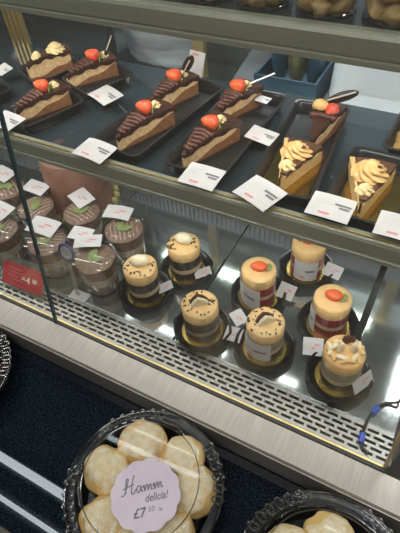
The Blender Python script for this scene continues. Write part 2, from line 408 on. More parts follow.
# white tub
t = thing('plastic_tub', 'large white plastic tub with rounded corners behind the caramel slices', 'tub', (-.055, .968, 1.1405))
bm = bmesh.new()
def rrect(w, d, r, n=6):
    p = []
    for cx, cy, a0 in ((w - r, d - r, 0), (-w + r, d - r, 90), (-w + r, -d + r, 180), (w - r, -d + r, 270)):
        for k in range(n + 1):
            a = D(a0 + 90 * k / n); p.append((cx + r * math.cos(a), cy + r * math.sin(a)))
    return p
def loft(bm, rings, cap=True):
    rows = [[bm.verts.new((x, y, z)) for x, y in pts] for pts, z in rings]
    n = len(rows[0])
    for a, b in zip(rows, rows[1:]):
        for i in range(n):
            j = (i + 1) % n; bm.faces.new((a[i], a[j], b[j], b[i]))
    if cap: bm.faces.new(rows[0][::-1]); bm.faces.new(rows[-1])
    return rows
loft(bm, [(rrect(.178, .088, .03), .017), (rrect(.18, .09, .03), .03), (rrect(.176, .088, .035), .115), (rrect(.165, .078, .04), .14), (rrect(.14, .055, .04), .152)])
finish(bm, 'body', M['tub'], t)
bm = bmesh.new(); loft(bm, [(rrect(.186, .096, .034), 0), (rrect(.19, .1, .034), .004), (rrect(.19, .1, .034), .013), (rrect(.186, .096, .034), .0168)]); finish(bm, 'rim', M['tubrim'], t)

# ------------------------------------------------------------------ tags
def price_tag(label, loc, rz=0., w=.062, h=.046, tilt=0., bend=0., group='white paper price tags', roll=0., simple=False, name='price_tag'):
    """paper lying in XY of its own frame, bent along X, text facing +Z"""
    t = thing(name, label, 'price tag', loc, 0, group)
    t.rotation_euler = (tilt, roll, rz)
    f = lambda x: bend * (1 - (2 * x / w) ** 2)
    def sheet(x0, x1, y0, y1, dz, th, n):
        bm = bmesh.new(); A = []
        for i in range(n + 1):
            x = x0 + (x1 - x0) * i / n
            A.append([bm.verts.new((x, y, f(x) + z)) for y, z in ((y0, dz), (y1, dz), (y1, dz + th), (y0, dz + th))])
        for a, b in zip(A, A[1:]):
            for k in range(4): bm.faces.new((a[k], a[(k + 1) % 4], b[(k + 1) % 4], b[k]))
        bm.faces.new(A[0]); bm.faces.new(A[-1][::-1])
        return bm
    finish(sheet(-w / 2, w / 2, -h / 2, h / 2, 0, .0005, 8), 'paper', M['paper'], t, smooth=False)
    def lines(rs, m, nm):
        allbm = bmesh.new()
        for x0, x1, y0, y1 in rs:
            b = sheet(x0 * w, x1 * w, y0 * h, y1 * h, .0006, .0002, 3)
            me = bpy.data.meshes.new('tmp'); b.to_mesh(me); b.free(); allbm.from_mesh(me); bpy.data.meshes.remove(me)
        finish(allbm, nm, m, t, smooth=False)
    if name == 'standing_card':
        lines([(-.3, .1, .36, .43)], M['redink'], 'red_heading')
        lines([(-.3, .3, .2, .215), (-.3, .2, .1, .115)], M['greyink'], 'grey_print')
    elif simple:
        lines([(.05, .3, .05, .15), (-.1, .12, -.12, -.04)], M['redink'], 'red_print')
        lines([(-.3, -.02, .18, .24), (-.3, .1, .05, .09)], M['greyink'], 'grey_print')
    else:
        lines([(.06, .44, .10, .18), (.18, .42, -.02, .06)], M['ink'], 'black_print')
        lines([(-.4, -.1, .36, .39), (-.4, .12, .27, .30), (-.4, -.02, .18, .21), (-.4, .0, .09, .115), (-.38, -.15, .0, .02)], M['greyink'], 'grey_print')
        lines([(-.22, .04, -.36, -.28)], M['redink'], 'red_print')
    return t
gm = 'price tags on the middle shelf'
ZT = 1.2265
price_tag('white price tag with curled corner on the rail before the left strawberry slice pair', (-.500, .492, ZT), D(-6), .064, .046, D(3), .003, gm)
price_tag('white price tag lying square before the strawberry slice at the shelf centre', (-.305, .501, ZT), D(-1), .060, .047, D(4), .001, gm)
price_tag('white price tag turned askew on the rail left of the caramel swirl slices', (-.210, .500, ZT), D(-21), .062, .05, D(3), .002, gm)
price_tag('white price tag on the rail at the foot of the rightmost whole caramel swirl slice', (-.109, .510, ZT), D(-1), .060, .046, D(4), .001, gm)
price_tag('white price tag behind the front rail, right of the upper left chocolate slices', (-.590, .648, 1.226), D(-22), .06, .045, D(3), .002, gm)
price_tag('small white tag propped between trays left of the upper caramel slice', (-.264, .632, 1.2275), D(-12), .05, .03, D(12), .0, gm)
price_tag('white price tag at the left edge of the picture crossed by the dark glass edge', (-.710, .506, ZT), D(-8), .06, .044, D(3), .001, gm)
price_tag('small white tag high at the left edge behind the cut-off slice', (-.86, .655, 1.228), D(-20), .04, .03, D(10), .0, gm)
price_tag('white price tag at the right edge on the rail, half out of the picture', (-.018, .505, 1.2285), D(0), .056, .044, D(4), .001, gm)
price_tag('tiny white tag at the back right of the upper centre chocolate slice', (-.306, .735, 1.2275), D(-10), .026, .018, D(6), .0, gm)
# standing sign behind the centre slices
t = price_tag('upright white card with red heading standing against the brass post', (-.474, .792, 1.2300), D(-10), .038, .062, D(68), .0, gm, name='standing_card')

# ------------------------------------------------------------------ shelf trays
def tray(label, x, y, rz, w, l, group='black trays on the middle shelf'):
    t = thing('serving_tray', label, 'tray', (x, y, 1.2004), rz, group)
    bm = bmesh.new(); W, L = w / 2, l / 2
    n = 5
    loft(bm, [(rrect(W - .008, L - .008, .010, n), 0), (rrect(W - .003, L - .003, .012, n), .018), (rrect(W + .001, L + .001, .014, n), .021), (rrect(W + .001, L + .001, .014, n), .0225),
              (rrect(W - .003, L - .003, .012, n), .0225), (rrect(W - .006, L - .006, .011, n), .019), (rrect(W - .011, L - .011, .010, n), .003)])
    finish(bm, 'tray_body', M['traymat'], t, angle=50)
    return t
tray('black tray under the two strawberry slices left of centre', -0.4620, 0.6425, D(-8), .104, .262)
tray('black tray under the two strawberry slices at the centre', -0.3290, 0.6425, D(-1), .108, .262)
tray('black tray under the caramel swirl slice and the dark stick slice behind it', -.198, 0.6425, D(5), .100, .258)
tray('short black tray under the rightmost whole caramel swirl slice', -.069, 0.5860, D(-1), .108, .160)
tray('black tray behind the rightmost caramel swirl slice, holding the cut-off slice', -.030, 0.7360, D(-2), .104, .118)
tray('black tray under the strawberry slice nearest the dark glass edge', -0.6870, 0.5820, D(-22), .098, .128)
tray('black tray under the strawberry slice with a striped chocolate stick at upper left', -0.6560, 0.7110, D(-21), .104, .115)
tray('black tray under the vanilla slice with pale cream rosettes', -0.7820, 0.7090, D(-25), .096, .112)
tray('black tray at the left edge of the shelf, cut off by the picture', -.852, 0.5630, D(-22), .09, .13)

# ------------------------------------------------------------------ cake slices
def wedge(bm, L, al, ar, lo, hi, r0=.006, nr=14, na=10, rag=0., seed=0, grow=0.):
    """tip at the origin pointing -Y; angles from +Y, al to the left, ar to the right; lo/hi heights as functions of t"""
    rows = []
    for i in range(nr + 1):
        t = i / nr; r = r0 + (L - r0) * t
        row = []
        for j in range(na + 1):
            a = al + (ar - al) * j / na
            rr = r + grow
            k = 1 + rag * noise.noise(Vector((i * .7 + seed, j * .7, seed)))
            xx = rr * math.sin(a) * k; yy = rr * math.cos(a)
            if j == 0: xx -= grow
            if j == na: xx += grow
            row.append((bm.verts.new((xx, yy, lo(t))), bm.verts.new((xx, yy, hi(t)))))
        rows.append(row)
    for i in range(nr):
        for j in range(na):
            a, b, c, d = rows[i][j], rows[i][j + 1], rows[i + 1][j + 1], rows[i + 1][j]
            bm.faces.new((a[1], b[1], c[1], d[1])); bm.faces.new((a[0], d[0], c[0], b[0]))
        for j in (0, na):
            a, d = rows[i][j], rows[i + 1][j]; bm.faces.new((a[0], a[1], d[1], d[0]))
    for j in range(na):
        for i in (0, nr):
            a, b = rows[i][j], rows[i][j + 1]; bm.faces.new((a[0], b[0], b[1], a[1]))

def strawberry(parent, c, s=1., rot=None, half=False, name='strawberry'):
    rot = rot or Matrix.Identity(3)
    bm = bmesh.new()
    prof = [(0, -.0), (.008, .0015), (.0115, .006), (.0120, .010), (.0105, .016), (.0075, .022), (.0035, .0265), (0, .028)]
    lathe(bm, [(r * s, z * s) for r, z in prof], 20)
    for v in bm.verts: v.co = rot @ v.co + Vector(c)
    b = finish(bm, name, M['berry'], parent, angle=80); b['label'] = 'red strawberry'
    bm = bmesh.new()
    for k in range(6):
        a = k * PI / 3 + .2; d = Vector((math.cos(a), math.sin(a), 0)); e = Vector((-math.sin(a), math.cos(a), 0))
        p = [Vector((0, 0, 0)) - e * .001, d * .006 + e * .0035, d * .0125 + Vector((0, 0, -.003)), d * .006 - e * .0035]
        lo = [bm.verts.new(rot @ ((q + Vector((0, 0, -.0012))) * s) + Vector(c)) for q in p]
        hi = [bm.verts.new(rot @ ((q + Vector((0, 0, -.0002))) * s) + Vector(c)) for q in p]
        bm.faces.new(lo); bm.faces.new(hi[::-1])
        for q in range(4): bm.faces.new((lo[q], lo[(q + 1) % 4], hi[(q + 1) % 4], hi[q]))
    finish(bm, 'calyx', M['leaf'], b, smooth=False)
    return b

def rosette(parent, c, r, h, m, seed=0, name='cream_rosette', lobes=9, twist=2.2, sx=1.):
    bm = bmesh.new()
    pr = [(0, -.001)] ; N = 14
    for i in range(N + 1):
        t = i / N
        pr.append((r * (1 - t) ** .55 * (1 - .10 * (1 + math.cos(t * 2 * PI * 2.5)) / 2) if t < 1 else 0, h * t))
    lathe(bm, pr, 54, rfun=lambda a, z: 1 + .13 * math.sin(lobes * (a + twist * z / h) + seed) + .05 * math.sin(2 * a + seed))
    for v in bm.verts:
        v.co = Vector((v.co.x * sx, v.co.y, v.co.z)) + Vector(c)
    return finish(bm, name, m, parent, angle=80)

def stick(parent, a, b, r=.0026, m='darkchoc', stripe=True):
    a, b = Vector(a), Vector(b)
    bm = bmesh.new(); tube(bm, [a, a.lerp(b, .5), b], r, 10); o = finish(bm, 'chocolate_stick', M[m], parent)
    if stripe:
        d = (b - a).normalized(); off = Vector((.25, -.9, .3)); off -= d * off.dot(d); off.normalize(); off *= r * .75
        bm = bmesh.new(); tube(bm, [a.lerp(b, .25) + off, b - d * .001 + off], r * .36, 6); s = finish(bm, 'stripe', M['stripe'], o); s['label'] = 'pale stripe'

def choc_slice(label, x, y, rdeg, ap=27, L=.125, H=.041, kind='berry', extra=None, z=1.2038, berry=1., seed=0):
    t = thing('cake_slice', label, 'cake slice', (x, y, z), 0, 'cake slices on the middle shelf')
    ar = D(rdeg); al = D(rdeg - ap); am = (ar + al) / 2
    ax = Vector((math.sin(am), math.cos(am), 0))
    top = lambda q: H * (.78 + .22 * min(1, q * 2.2) ** .8)
    mid = lambda q: .007 + .024 * q ** 1.3 + .0022 * math.sin(11 * q + seed * 1.7)
    bm = bmesh.new(); wedge(bm, L, al, ar, lambda q: 0, lambda q: .0055, rag=.02, seed=seed); finish(bm, 'crust', M['crust'], t, angle=50)
    bm = bmesh.new(); wedge(bm, L - .002, al, ar, lambda q: .0056, mid, rag=.03, seed=seed + 1); finish(bm, 'mousse', M['mousse'], t, angle=50)
    bm = bmesh.new(); wedge(bm, L - .002, al, ar, lambda q: mid(q) + .0001, lambda q: top(q) - .0065, rag=.03, seed=seed + 2); finish(bm, 'vanilla_filling', M['cream'], t, angle=50)
    bm = bmesh.new(); wedge(bm, L, al, ar, lambda q: top(q) - .0064 - .0022 * (1 + math.sin(q * 23 + seed)), top, rag=.02, seed=seed + 3, grow=.0012); finish(bm, 'glaze', M['glaze'], t, angle=50)
    if kind == 'berry':
        bm = bmesh.new()
        for k in range(6):
            rr = .018 + k * .0085; half = rr * math.tan((ar - al) / 2) + .002
            e = Vector((ax.y, -ax.x, 0)); pts = []
            for s_ in range(7):
                u = -1 + s_ / 3
                pts.append(ax * (rr + .004 * u * u + .002 * math.sin(k + s_)) + e * half * u + Vector((0, 0, top(rr / L) + .0035 - .004 * u * u)))
            tube(bm, pts, .0042, 7)
        finish(bm, 'chocolate_curls', M['curl'], t, angle=80)
        c = ax * (L * .62) + Vector((0, 0, H + .012))
        q_ = Vector((-.80, -.32, .30)).to_track_quat('Z', 'Y').to_matrix()
        strawberry(t, c + ax * .004 + Vector((.012, .002, -.006)), 1.05 * berry, q_)
        rosette(t, ax * (L * .84) + Vector((0, 0, H - .0005)), .011, .010, M['paleswirl'], seed, 'cream_dab', 7)
    if extra: extra(t, ax, L, H)
    return t

ex_stick = lambda t, ax, L, H: stick(t, ax * L * .84 + Vector((.006, 0, H + .004)), ax * L * .92 + Vector((.020, .004, H + .040)), .0036)
def ex_petal(t, ax, L, H):
    bm = bmesh.new()
    vs = blob(bm, (0, 0, 0), (.0085, .003, .022), .04, 1, 2, RY(D(35)))
    for v in vs: v.co += ax * L * .86 + Vector((.012, 0, H + .022))
    o = finish(bm, 'chocolate_petal', M['darkchoc'], t)
    bm = bmesh.new(); tube(bm, [ax * L * .86 + Vector(p) + Vector((.004, -.0036, H + .007)) for p in ((0, 0, 0), (.0065, 0, .012), (.015, 0, .025))], .0014, 6); s = finish(bm, 'stripe', M['stripe'], o); s['label'] = 'pale stripe'
ex_thin = lambda t, ax, L, H: stick(t, ax * L * .80 + Vector((.008, 0, H + .006)), ax * L * .95 + Vector((.044, .006, H + .022)), .0016, 'stripe', False)

choc_slice('strawberry chocolate slice nearest the dark glass edge at left', -0.7090, 0.5220, 30, L=.115, seed=1)
choc_slice('strawberry chocolate slice with a striped chocolate stick at the upper left', -0.7010, 0.6630, 38, L=.112, seed=2, extra=ex_stick)
choc_slice('front strawberry slice of the tray left of centre, above the curled price tag', -0.4790, 0.5200, 24, seed=3)
choc_slice('back strawberry slice of the tray left of centre, beside the standing white card', -0.4870, 0.6420, 25, seed=4, L=.112, extra=ex_petal)
choc_slice('front strawberry slice of the centre tray, above the square-lying price tag', -0.3530, 0.5200, 24, seed=5)
choc_slice('back strawberry slice of the centre tray, with a thin pale stick', -0.3620, 0.6480, 26, seed=6, L=.112, extra=ex_thin)
def ex_nine(t, ax, L, H):
    bm = bmesh.new()
    for k in range(3):
        e = Vector((ax.y, -ax.x, 0))
        tube(bm, [ax * (L * .55 + k * .012) + e * u * .02 + Vector((0, 0, H + .004 + k * .003 - abs(u) * .004)) for u in (-1, -.3, .3, 1)], .006, 7)
    finish(bm, 'chocolate_curls', M['curl'], t, angle=80)
    bm = bmesh.new(); blob(bm, ax * L * .6 + Vector((-.008, 0, H + .017)), (.0125, .010, .009), .2, 2, 7); o = finish(bm, 'caramel_piece', M['swirl'], t); 
    bm = bmesh.new(); blob(bm, ax * L * .62 + Vector((.012, -.002, H + .013)), (.011, .010, .009), .2, 2, 5); o = finish(bm, 'strawberry_piece', M['berryflesh'], t)
    bm = bmesh.new()
    vs = blob(bm, (0, 0, 0), (.026, .004, .0085), .04, 1, 2, RY(D(-28)))
    for v in vs: v.co += ax * L * .75 + Vector((.022, 0, H + .028))
    o = finish(bm, 'chocolate_petal', M['darkchoc'], t)
    bm = bmesh.new(); tube(bm, [ax * L * .75 + Vector(p) + Vector((.022, -.005, H + .028)) for p in ((-.022, 0, -.008), (0, 0, .004), (.02, 0, .014))], .0015, 6); s = finish(bm, 'stripe', M['stripe'], o); s['label'] = 'pale stripe'
choc_slice('dark chocolate slice with a big chocolate petal behind the caramel swirl slice', -0.1830, 0.6320, 13, ap=28, L=.108, kind='plain', extra=ex_nine, seed=7)
def ex_one(t, ax, L, H):
    rosette(t, ax * L * .72 + Vector((.004, 0, H - .002)), .021, .018, M['paleswirl'], 2, 'cream_rosette', 8)
    rosette(t, ax * L * .36 + Vector((-.004, 0, H - .006)), .013, .013, M['paleswirl'], 4, 'cream_rosette', 6)
choc_slice('vanilla slice with pale cream rosettes at the top left of the shelf', -0.8020, 0.6600, 44, ap=30, L=.10, H=.05, kind='plain', extra=ex_one, seed=8)
choc_slice('slice cut off by the left edge of the picture', -.872, 0.5120, 24, L=.10, seed=9)

def caramel_slice(label, x, y, rdeg, ap=34, L=.112, H=.029, ros=True, rs=1., z=1.2062, seed=0):
    t = thing('cake_slice', label, 'cake slice', (x, y, z), 0, 'cake slices on the middle shelf')
    ar = D(rdeg); al = D(rdeg - ap); am = (ar + al) / 2
    ax = Vector((math.sin(am), math.cos(am), 0))
    hh = lambda q: H
    bm = bmesh.new(); wedge(bm, L, al, ar, lambda q: 0, lambda q: .010, rag=.02, seed=seed); finish(bm, 'biscuit_base', M['biscuit'], t, angle=50)
    # pale outer sides
    for s_, (a0, a1) in enumerate(((al, al + D(3.5)), (ar - D(3.5), ar))):
        bm = bmesh.new(); wedge(bm, L, a0, a1, lambda q: .0101, lambda q: H - .001 - (.009 if s_ else .0) * min(1, q * 3), na=2, rag=.02, seed=seed + 2); finish(bm, 'pale_side', M['biscuit'], t, angle=50)
    bm = bmesh.new(); wedge(bm, L, al + D(3.6), ar - D(3.6), lambda q: .0101, lambda q: H - .003, r0=.012, rag=.01, seed=seed); finish(bm, 'ganache_filling', M['ganache'], t, angle=50)
    bm = bmesh.new(); wedge(bm, L - .002, al + D(3.8), ar + D(.3), lambda q: H - .0029 - .006 * (1 + math.sin(q * 19 + seed)) * .5, lambda q: H + .0005 * math.sin(9 * q), r0=.018, rag=.02, seed=seed + 1); finish(bm, 'ganache_top', M['ganache'], t, angle=50)
    if ros:
        rosette(t, ax * (L * .66) + Vector((0, 0, H - .001)), .0245 * rs, .024 * rs, M['swirl'], seed, 'cream_rosette', 8, 2.6, 1.12)
        rosette(t, ax * (L * .32) + Vector((0, 0, H - .001)), .0125, .013, M['paleswirl'], seed + 2, 'cream_dab', 6, 1.5, 1.1)
        bm = bmesh.new()
        for k, (dx, dy) in enumerate(((-.004, .004), (.010, -.002))):
            blob(bm, ax * (L * .66) + Vector((dx, dy, H + .0215 * rs - abs(dx) * .5)), (.005, .0035, .002), .2, 2, k)
        finish(bm, 'chocolate_shards', M['curl'], t)
    else:
        rosette(t, ax * (L * .5) + Vector((-.012, 0, H - .001)), .013, .012, M['paleswirl'], seed, 'cream_dab', 6)
    return t
def card(label, x, y, rz, w, l, z=1.2036):
    bm = bmesh.new(); loft(bm, [(rrect(w / 2, l / 2, .004, 3), 0), (rrect(w / 2, l / 2, .004, 3), .0018)])
    o = finish(bm, 'cake_board', M['goldcard'], smooth=False); o.location = (x, y, z); o.rotation_euler = (0, 0, rz)
    return tag(o, label, 'cake board', 'gold cake boards')
card('gold card under the caramel swirl slice right of the askew tag', -.1935, 0.5830, D(5), .076, .120)
card('gold card under the rightmost whole caramel swirl slice', -.069, 0.5800, D(-1), .084, .130)
card('gold card under the slice cut off by the right edge', -.030, 0.7440, D(-2), .08, .10)
caramel_slice('caramel swirl slice standing left of the other one, right of the askew tag', -.193, 0.5270, 17, L=.108, seed=1, rs=.88)
caramel_slice('rightmost whole caramel swirl slice, its cream rosette the largest', -.072, 0.5140, 11, L=.115, seed=4)
caramel_slice('caramel slice cut off by the right edge of the picture', -.072, 0.7020, 62, ap=32, L=.088, ros=False, seed=6)

# ------------------------------------------------------------------ jars on the deck
JR = .033
def jar_tray(label, x, y, rz):
    t = thing('round_tray', label, 'tray', (x, y, .9004), rz, 'round black trays on the deck')
    bm = bmesh.new()
    def rf(a, z):
        return 1 + .055 * max(0, math.cos(4 * a)) ** 6 * (1 if z > .006 else .2)
    lathe(bm, [(0, 0), (.042, 0), (.046, .002), (.0525, .015), (.055, .0155), (.055, .017), (.051, .0168), (.0445, .0045), (.042, .0032), (0, .0032)], 64, rfun=rf)
    finish(bm, 'tray_body', M['blackplastic'], t, angle=60)
    return t
def gold_disc(label, x, y):
    bm = bmesh.new(); lathe(bm, [(0, 0), (.0395, 0), (.0395, .0016), (0, .0016)], 48)
    o = finish(bm, 'cake_board', M['goldcard'], smooth=False); o.location = (x, y, .9038)
    return tag(o, label, 'cake board', 'gold cake boards')

def cyl_layer(t, z0, z1, m, name, r=JR, wav=.0015, seed=0):
    bm = bmesh.new(); lathe(bm, [(0, z0), (r, z0), (r, z1), (0, z1)], 40)
    for v in bm.verts:
        if v.co.xy.length > .01:
            a = math.atan2(v.co.y, v.co.x)
            lim = z0 > .001 or v.co.z > (z0 + z1) / 2
            if lim: v.co.z += wav * math.sin(3 * a + 40 * v.co.z + seed) * .6
    return finish(bm, name, m, t, angle=50)
def jar(label, x, y, layers, top, deco, H=.083, rz=0., chips=True, seed=0):
    t = thing('dessert_jar', label, 'layered dessert', (x, y, .9056), rz, 'layered desserts on the deck')
    for z0, z1, m, nm in layers: cyl_layer(t, z0 * H, z1 * H, M[m], nm, seed=seed)
    ztop = layers[-1][1] * H
    bm = bmesh.new()
    lathe(bm, [(0, ztop + .0001), (JR, ztop + .0001), (JR + .0004, H - .004), (JR - .003, H - .0005), (JR * .6, H + .001), (0, H + .0015)], 40)
    for v in bm.verts:
        if v.co.z > H - .002: v.co.z += .0015 * noise.noise(v.co * 90 + Vector((seed, 0, 0)))
    finish(bm, 'topping', M[top], t, angle=50)
    bm = bmesh.new(); h2 = H - .012
    lathe(bm, [(JR + .0012, 0), (JR + .0012, h2)], 48); lathe(bm, [(JR + .0017, h2), (JR + .0017, 0)], 48)
    finish(bm, 'clear_sleeve', M['sleeve'], t, angle=80)
    if chips:
        rnd = random.Random(seed + 40)
        bm = bmesh.new()
        for k in range(34):
            a = rnd.uniform(0, 2 * PI); r = JR * math.sqrt(rnd.uniform(.25, .93))
            if rnd.random() < .35: a = rnd.choice((.5, 3.6)) + rnd.uniform(-.4, .4)
            add_box(bm, (r * math.cos(a), r * math.sin(a), H + .0016), (rnd.uniform(.002, .004), rnd.uniform(.0016, .003), .0018), RZ(rnd.uniform(0, 3)))
        o = finish(bm, 'chocolate_chips', M['chip'], t, smooth=False); o['kind'] = 'stuff'
    deco(t, H)
    return t
def d_egg(ang):
    def f(t, H):
        bm = bmesh.new(); blob(bm, (-.001, .004, H + .008), (.0185, .0135, .0115), .10, 1.6, 3, RZ(D(ang))); finish(bm, 'white_chocolate_piece', M['whitechoc'], t)
        bm = bmesh.new(); blob(bm, (.012, .012, H + .006), (.011, .003, .005), .10, 1.6, 5, RZ(D(-40))); finish(bm, 'cream_flake', M['swirl'], t)
    return f
def d_fin(ang):
    def f(t, H):
        for k, (m, nm, off) in enumerate((('curl', 'chocolate_fin', .0045), ('whitechoc', 'white_chocolate_fin', -.004))):
            bm = bmesh.new()
            p = [(-.018, 0), (.018, 0), (.010, .012), (-.002, .021), (-.012, .012)]
            a = [bm.verts.new((x_, off - .0035, H + z_)) for x_, z_ in p]; b = [bm.verts.new((x_, off + .0035, H + z_)) for x_, z_ in p]
            bm.faces.new(a); bm.faces.new(b[::-1])
            for q in range(5): bm.faces.new((a[q], a[(q + 1) % 5], b[(q + 1) % 5], b[q]))
            bmesh.ops.bevel(bm, geom=bm.edges[:], offset=.0014, segments=2, affect='EDGES')
            for v in bm.verts: v.co = RZ(D(ang)) @ v.co
            finish(bm, nm, M[m], t)
    return f
def d_berry(ang, half=True):
    def f(t, H):
        bm = bmesh.new(); blob(bm, (0, 0, 0), (.0165, .012, .0085), .08, 1.5, 4)
        for v in bm.verts:
            v.co.y *= 1 - 18 * max(0, v.co.x); v.co = RZ(D(ang)) @ v.co + Vector((0, 0, H + .006))
        o = finish(bm, 'strawberry', M['berry'], t); o['label'] = 'red strawberry half'
        bm = bmesh.new()
        for k in range(5):
            a = D(150 + k * 15); blob(bm, RZ(D(ang)) @ Vector((-.0165 - .0035 * abs(math.cos(k)), -.007 + k * .0035, .006)) + Vector((0, 0, H)), (.006, .0018, .0015), .1, 1, k, RZ(D(ang) + a), sub=2)
        finish(bm, 'calyx', M['leaf'], o)
    return f
def d_shavings(t, H):
    rnd = random.Random(5)
    for k in range(14):
        a = k * 2 * PI / 14 + rnd.uniform(-.2, .2); r = JR * rnd.uniform(.55, .85)
        bm = bmesh.new()
        c = Vector((r * math.cos(a), r * math.sin(a), H + .0035)); d = Vector((-math.sin(a), math.cos(a), rnd.uniform(-.15, .35))); n_ = rnd.uniform(.010, .015)
        pts = [c + d * n_ * u + Vector((-math.cos(a), -math.sin(a), 0)) * .004 * (1 - u * u) for u in (-1, -.5, 0, .5, 1)]
        tube(bm, pts, .0042, 7, taper=lambda q: .45 + .55 * math.sin(PI * q)); finish(bm, 'cream_shaving', M['whitechoc'] if k % 3 else M['swirl'], t)
    for c, rr, h in (((-.007, -.004), 40, .018), ((.012, .004), -25, .019)):
        bm = bmesh.new(); blob(bm, (c[0], c[1], H + .009), (.0065, .0045, h * .75), .05, 1, 3, RZ(D(rr)) @ RY(D(12))); finish(bm, 'white_chocolate_piece', M['whitechoc'], t)
    bm = bmesh.new(); blob(bm, (.000, .016, H + .010), (.011, .004, .012), .25, 2, 3, RZ(D(20))); finish(bm, 'chocolate_piece', M['curl'], t)
    bm = bmesh.new(); blob(bm, (-.004, .020, H + .018), (.003, .002, .014), .1, 2, 3, RY(D(-8))); finish(bm, 'caramel_spike', M['swirl'], t)

def wrap_label(t, a0, a1, z0, z1, prints=True, skew=0.):
    """paper wrapped on the jar between two angles"""
    def sheet(b0, b1, w0, w1, r, n=12):
        bm = bmesh.new(); A = []
        for i in range(n + 1):
            a = D(b0 + (b1 - b0) * i / n); s_ = skew * (i / n - .5)
            A.append([bm.verts.new((rr * math.cos(a), rr * math.sin(a), z + s_)) for rr, z in ((r, w0), (r, w1), (r + .0004, w1), (r + .0004, w0))])
        for p, q in zip(A, A[1:]):
            for k in range(4): bm.faces.new((p[k], p[(k + 1) % 4], q[(k + 1) % 4], q[k]))
        bm.faces.new(A[0]); bm.faces.new(A[-1][::-1]); return bm
    o = finish(sheet(a0, a1, z0, z1, JR + .0021), 'paper_label', M['paper'], t, angle=50); o['label'] = 'white paper label'
    if prints:
        w = a1 - a0; h = z1 - z0
        for nm, m, x0, x1, y0, y1 in (('black_print', 'ink', .5, .86, .48, .57), ('grey_print', 'greyink', .12, .5, .72, .77), ('grey_print', 'greyink', .12, .62, .62, .66), ('red_print', 'redink', .3, .5, .14, .22)):
            finish(sheet(a0 + w * x0, a0 + w * x1, z0 + h * y0, z0 + h * y1, JR + .0026, 5), nm, M[m], o, smooth=False)

choco = [(0, .27, 'layerdark', 'chocolate_layer'), (.271, .41, 'layercream', 'cream_layer'), (.411, .70, 'layerdark', 'chocolate_layer')]
pale = [(0, .27, 'layerdark', 'chocolate_layer'), (.271, .40, 'layergrey', 'cream_layer'), (.401, .72, 'layerdark', 'chocolate_layer')]
redl = [(0, .30, 'layerred', 'jam_layer'), (.301, .42, 'layercream', 'cream_layer'), (.421, .68, 'layerred', 'jam_layer')]
greyl = [(0, .30, 'layerdark', 'chocolate_layer'), (.301, .44, 'layercream', 'cream_layer'), (.441, .72, 'layergrey', 'coffee_cream_layer')]
spots = [(-.447, .473), (-.399, .561), (-.297, .441), (-.234, .561), (-.172, .666), (-.088, .553), (-.175, .455), (-.037, .456)]
where = ['leftmost chocolate layer dessert, beside the lidded cups', 'chocolate layer dessert at the back, left of the deck seam', 'chocolate layer dessert with a dark fin at front, left of the two loose tags',
         'strawberry topped dessert with a big white label right of the deck seam', 'red dessert at the back under the middle shelf rail', 'red layered dessert with a whole strawberry half at the right',
         'dessert with a white label and pale fin at front centre', 'dessert with curled cream shavings at the front right corner']
short = ['the leftmost chocolate layer dessert', 'the back chocolate layer dessert left of the deck seam', 'the front dessert with a dark fin', 'the strawberry dessert with a big white label',
         'the red dessert at the back under the rail', 'the red layered dessert at the right', 'the front centre dessert with a pale fin', 'the dessert with curled cream shavings']
for i, (x, y) in enumerate(spots):
    jar_tray('round black tray under ' + short[i], x, y, D((20, 35, 10, 50, 5, 15, 30, 0)[i]))
    gold_disc('gold disc under ' + short[i], x, y)
jar(where[0], *spots[0], choco, 'carameltop', d_egg(20), seed=1)
jar(where[1], *spots[1], choco, 'carameltop', d_egg(5), seed=2)
jar(where[2], *spots[2], pale, 'carameltop', d_fin(42), seed=3)
j = jar(where[3], *spots[3], redl, 'carameltop', d_berry(195), seed=4, chips=False); wrap_label(j, -178, -62, .003, .060, skew=-.008)
j = jar(where[4], *spots[4], redl, 'carameltop', d_berry(10), seed=5, chips=False); wrap_label(j, -118, -36, .004, .058)
j = jar(where[5], *spots[5], redl, 'carameltop', d_berry(185), seed=6, chips=False); wrap_label(j, -192, -122, .004, .062)
j = jar(where[6], *spots[6], greyl, 'carameltop', d_fin(50), seed=7); wrap_label(j, -150, -50, .010, .060)
jar(where[7], *spots[7], greyl, 'swirl', d_shavings, seed=8, chips=False)

gd = 'price tags on the deck'
price_tag('upper of the two loose white tags right of the dark fin dessert', (-.244, .490, .9145), D(-38), .034, .026, D(10), .001, gd, simple=True)
price_tag('lower of the two loose white tags right of the dark fin dessert', (-.2365, .451, .914), D(8), .032, .03, D(6), .001, gd, simple=True)
price_tag('white tag right of the strawberry dessert with the big label', (-.184, .585, .918), D(-4), .034, .032, D(28), .0, gd, simple=True)
price_tag('white tag left of the cream shavings dessert, on its tray rim', (-.094, .486, .9180), D(18), .036, .034, D(12), .001, gd, simple=True)
price_tag('white tag right of the red dessert at the back under the rail', (-.118, .672, .920), D(-8), .036, .028, D(30), .0, gd, simple=True)
price_tag('narrow white tag leaning right of the back chocolate layer dessert', (-.357, .557, .922), D(48), .036, .018, D(50), .0, gd, simple=True)
price_tag('narrow white tag leaning behind the leftmost chocolate layer dessert', (-.408, .489, .924), D(55), .032, .018, D(58), .0, gd, simple=True)
price_tag('white card leaning at the right side of the cream shavings dessert', (.004, .452, .924), D(62), .044, .026, D(62), .0, gd, simple=True)

